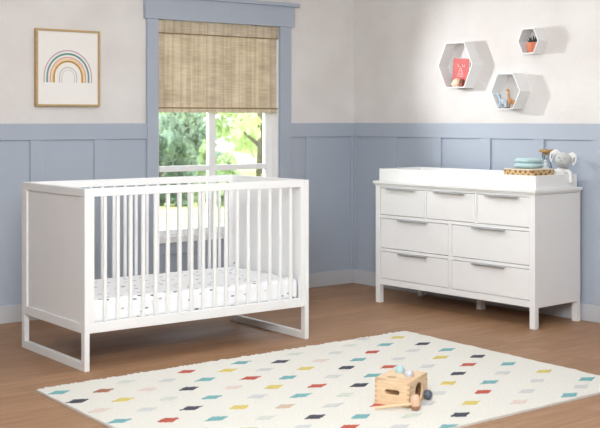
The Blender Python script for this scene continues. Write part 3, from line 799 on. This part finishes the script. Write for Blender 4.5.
# ------------------------------------------------------------------ the garden beyond the window
struct(MB().box(-30, 30, 9.6, 60, -.5, -.3).build('ground', LAWN))
def tree(name, label, X, Y, base, h, r, kind, m, nl, ls, cat='tree', group=None, crown0=.15):
    t = thing(name, label, cat, (X, Y, base), 0, group)
    mb = MB(); mb.tube([(0, 0, 0), (.03, 0, h*.3), (-.02, .02, h*.6), (0, 0, h*.92)], [r*.07+.02, r*.055+.015, r*.03+.01, .008], 8)
    for k in range(9):
        a = k*2.4; z = h*(.22+.07*k); e = r*.75*(1-.6*k/9)
        mb.tube([(0, 0, z), (e*.5*math.cos(a), e*.5*math.sin(a), z+e*.3), (e*math.cos(a), e*math.sin(a), z+e*.65)], [.03+r*.01, .02, .008], 6)
    mb.build('trunk', TRUNK, t, smooth=True)
    mb = MB(); rnd = random.Random(hash((round(X*10), round(Y*10))) & 255)
    cl = []
    for k in range(34):
        if kind == 'cone':
            z = crown0*h+(h*(1-crown0))*rnd.random()**1.3; rr = r*(1-(z/h))*1.05+.05; q = rr*.9
        else:
            z = h*(.32+.62*rnd.random()); rr = r*math.sin(PI*min(1, max(.08, (z/h-.22)/.82)))+.1; q = rr
        a = rnd.random()*2*PI; d = q*math.sqrt(rnd.random())
        cl.append((Vector((d*math.cos(a), d*math.sin(a), z)), r*(.2+.14*rnd.random())))
    for i in range(nl):
        c, cr = cl[rnd.randrange(len(cl))]
        v = Vector((rnd.gauss(0, 1), rnd.gauss(0, 1), rnd.gauss(0, .8))).normalized()*cr*(rnd.random()**.4)
        p = c+v
        e = Euler((rnd.random()*6, rnd.random()*6, rnd.random()*6)).to_matrix()
        s_ = ls*(.6+.8*rnd.random())
        pts = [Vector((-s_, 0, 0)), Vector((0, -s_*.5, .1*s_)), Vector((s_, 0, 0)), Vector((0, s_*.5, .1*s_))]
        V = [mb.bm.verts.new(p+e @ q_) for q_ in pts]; mb.bm.faces.new(V)
    mb.build('foliage', m, t, weld=False)
G = 'trees outside the window'
tree('garden_tree', 'grey green conical tree seen through the left window panes', -2.3, 23, -.3, 3.0, 1.1, 'cone', LEAFA, 9000, .085, group=G, crown0=.02)
tree('garden_tree', 'yellow green leafy tree at the left edge of the window view', -3.5, 26, -.3, 5.5, 1.3, 'round', LEAFC, 7500, .10, group=G)
tree('garden_tree', 'loose bright green tree with slanting branches behind the right window panes', -.75, 21, -.3, 3.6, 1.15, 'round', LEAFB, 2600, .09, group=G)
tree('garden_tree', 'pale green tree far behind the right panes', -1.15, 32, -.3, 2.9, 1.5, 'round', LEAFC, 6000, .11, group=G)
H_ = 'bushes along the lawn'
for i, (X, Y, h, r, m) in enumerate(((-3.1, 20, 1.1, .36, LEAFD), (-2.2, 20, 1.1, .36, LEAFD), (-1.3, 20, .95, .36, LEAFC), (-.4, 20, 1.0, .36, LEAFB), (-2.65, 21.1, 1.2, .36, LEAFD), (-1.75, 21.1, 1.15, .36, LEAFC))):
    lab = ['dark green bush at the left end of the lawn', 'dark green bush below the conical tree', 'mid green bush below the window mullion', 'light green bush below the right window panes', 'dark green bush set back between the two dark ones', 'mid green bush set back behind the window mullion'][i]
    tree('garden_bush', lab, X, Y, -.3, h, r, 'cone' if i < 4 else 'cone', m, 1900, .07, 'bush', H_, crown0=.0)

# ------------------------------------------------------------------ light
w = bpy.data.worlds.new('sky'); S.world = w; w.use_nodes = True
N = w.node_tree.nodes; L = w.node_tree.links
bg = N['Background']; bg.inputs['Strength'].default_value = 4.2
tc = N.new('ShaderNodeTexCoord'); sx = N.new('ShaderNodeSeparateXYZ'); L.new(tc.outputs['Generated'], sx.inputs[0])
rp = N.new('ShaderNodeValToRGB'); rp.color_ramp.elements[0].color = (.93, .96, 1, 1); rp.color_ramp.elements[0].position = .0
rp.color_ramp.elements[1].color = (.70, .84, 1, 1); rp.color_ramp.elements[1].position = .9
L.new(sx.outputs['Z'], rp.inputs[0]); L.new(rp.outputs[0], bg.inputs['Color'])

def area(name, loc, target, sx_, sy_, power, col=(1, 1, 1)):
    l = bpy.data.lights.new(name, 'AREA'); l.shape = 'RECTANGLE'; l.size = sx_; l.size_y = sy_; l.energy = power; l.color = col
    o = bpy.data.objects.new(name, l); COL.objects.link(o); o.location = loc
    o.rotation_euler = (Vector(target)-Vector(loc)).to_track_quat('-Z', 'Y').to_euler(); return o
area('key_light', (-.25, 1.4, 2.2), (1.0, 6.6, .6), 1.6, 1.2, 152, (.925, .97, 1))
area('overhead_fill', (.2, 5.2, 2.56), (.2, 5.2, 0), 2.2, 2.2, 30, (.94, .97, 1))  # added soft top fill for floor and rug, no ceiling lamp known
area('fill_light', (2.2, .8, 1.8), (-.5, 6.5, .5), 1.6, 1.4, 8, (.94, .97, 1))
l = bpy.data.lights.new('shelf_shadow_spot', 'SPOT'); l.energy = 84; l.spot_size = math.radians(78); l.spot_blend = 1; l.shadow_soft_size = .06; l.color = (.97, .985, 1)  # added spot without a visible lamp, throws the long shelf shadows
o = bpy.data.objects.new('shelf_shadow_spot', l); COL.objects.link(o); o.location = ML @ Vector((-1.15, -.16, 1.70))
o.rotation_euler = ((MR @ Vector((2.05, 0, 1.45)))-o.location).to_track_quat('-Z', 'Y').to_euler()

# ------------------------------------------------------------------ camera
cam = bpy.data.cameras.new('camera'); co = bpy.data.objects.new('camera', cam); COL.objects.link(co)
co.location = (0, 0, 1.24); co.rotation_euler = (PI/2, 0, 0)
cam.sensor_width = 36; cam.lens = 1115/600*36; cam.shift_y = -94/600; cam.clip_end = 200
cam.dof.use_dof = True; cam.dof.focus_distance = 6.4; cam.dof.aperture_fstop = 5
S.camera = co
S.view_settings.view_transform = 'Standard'; S.view_settings.look = 'None'; S.view_settings.gamma = 1; S.view_settings.exposure = 0.13
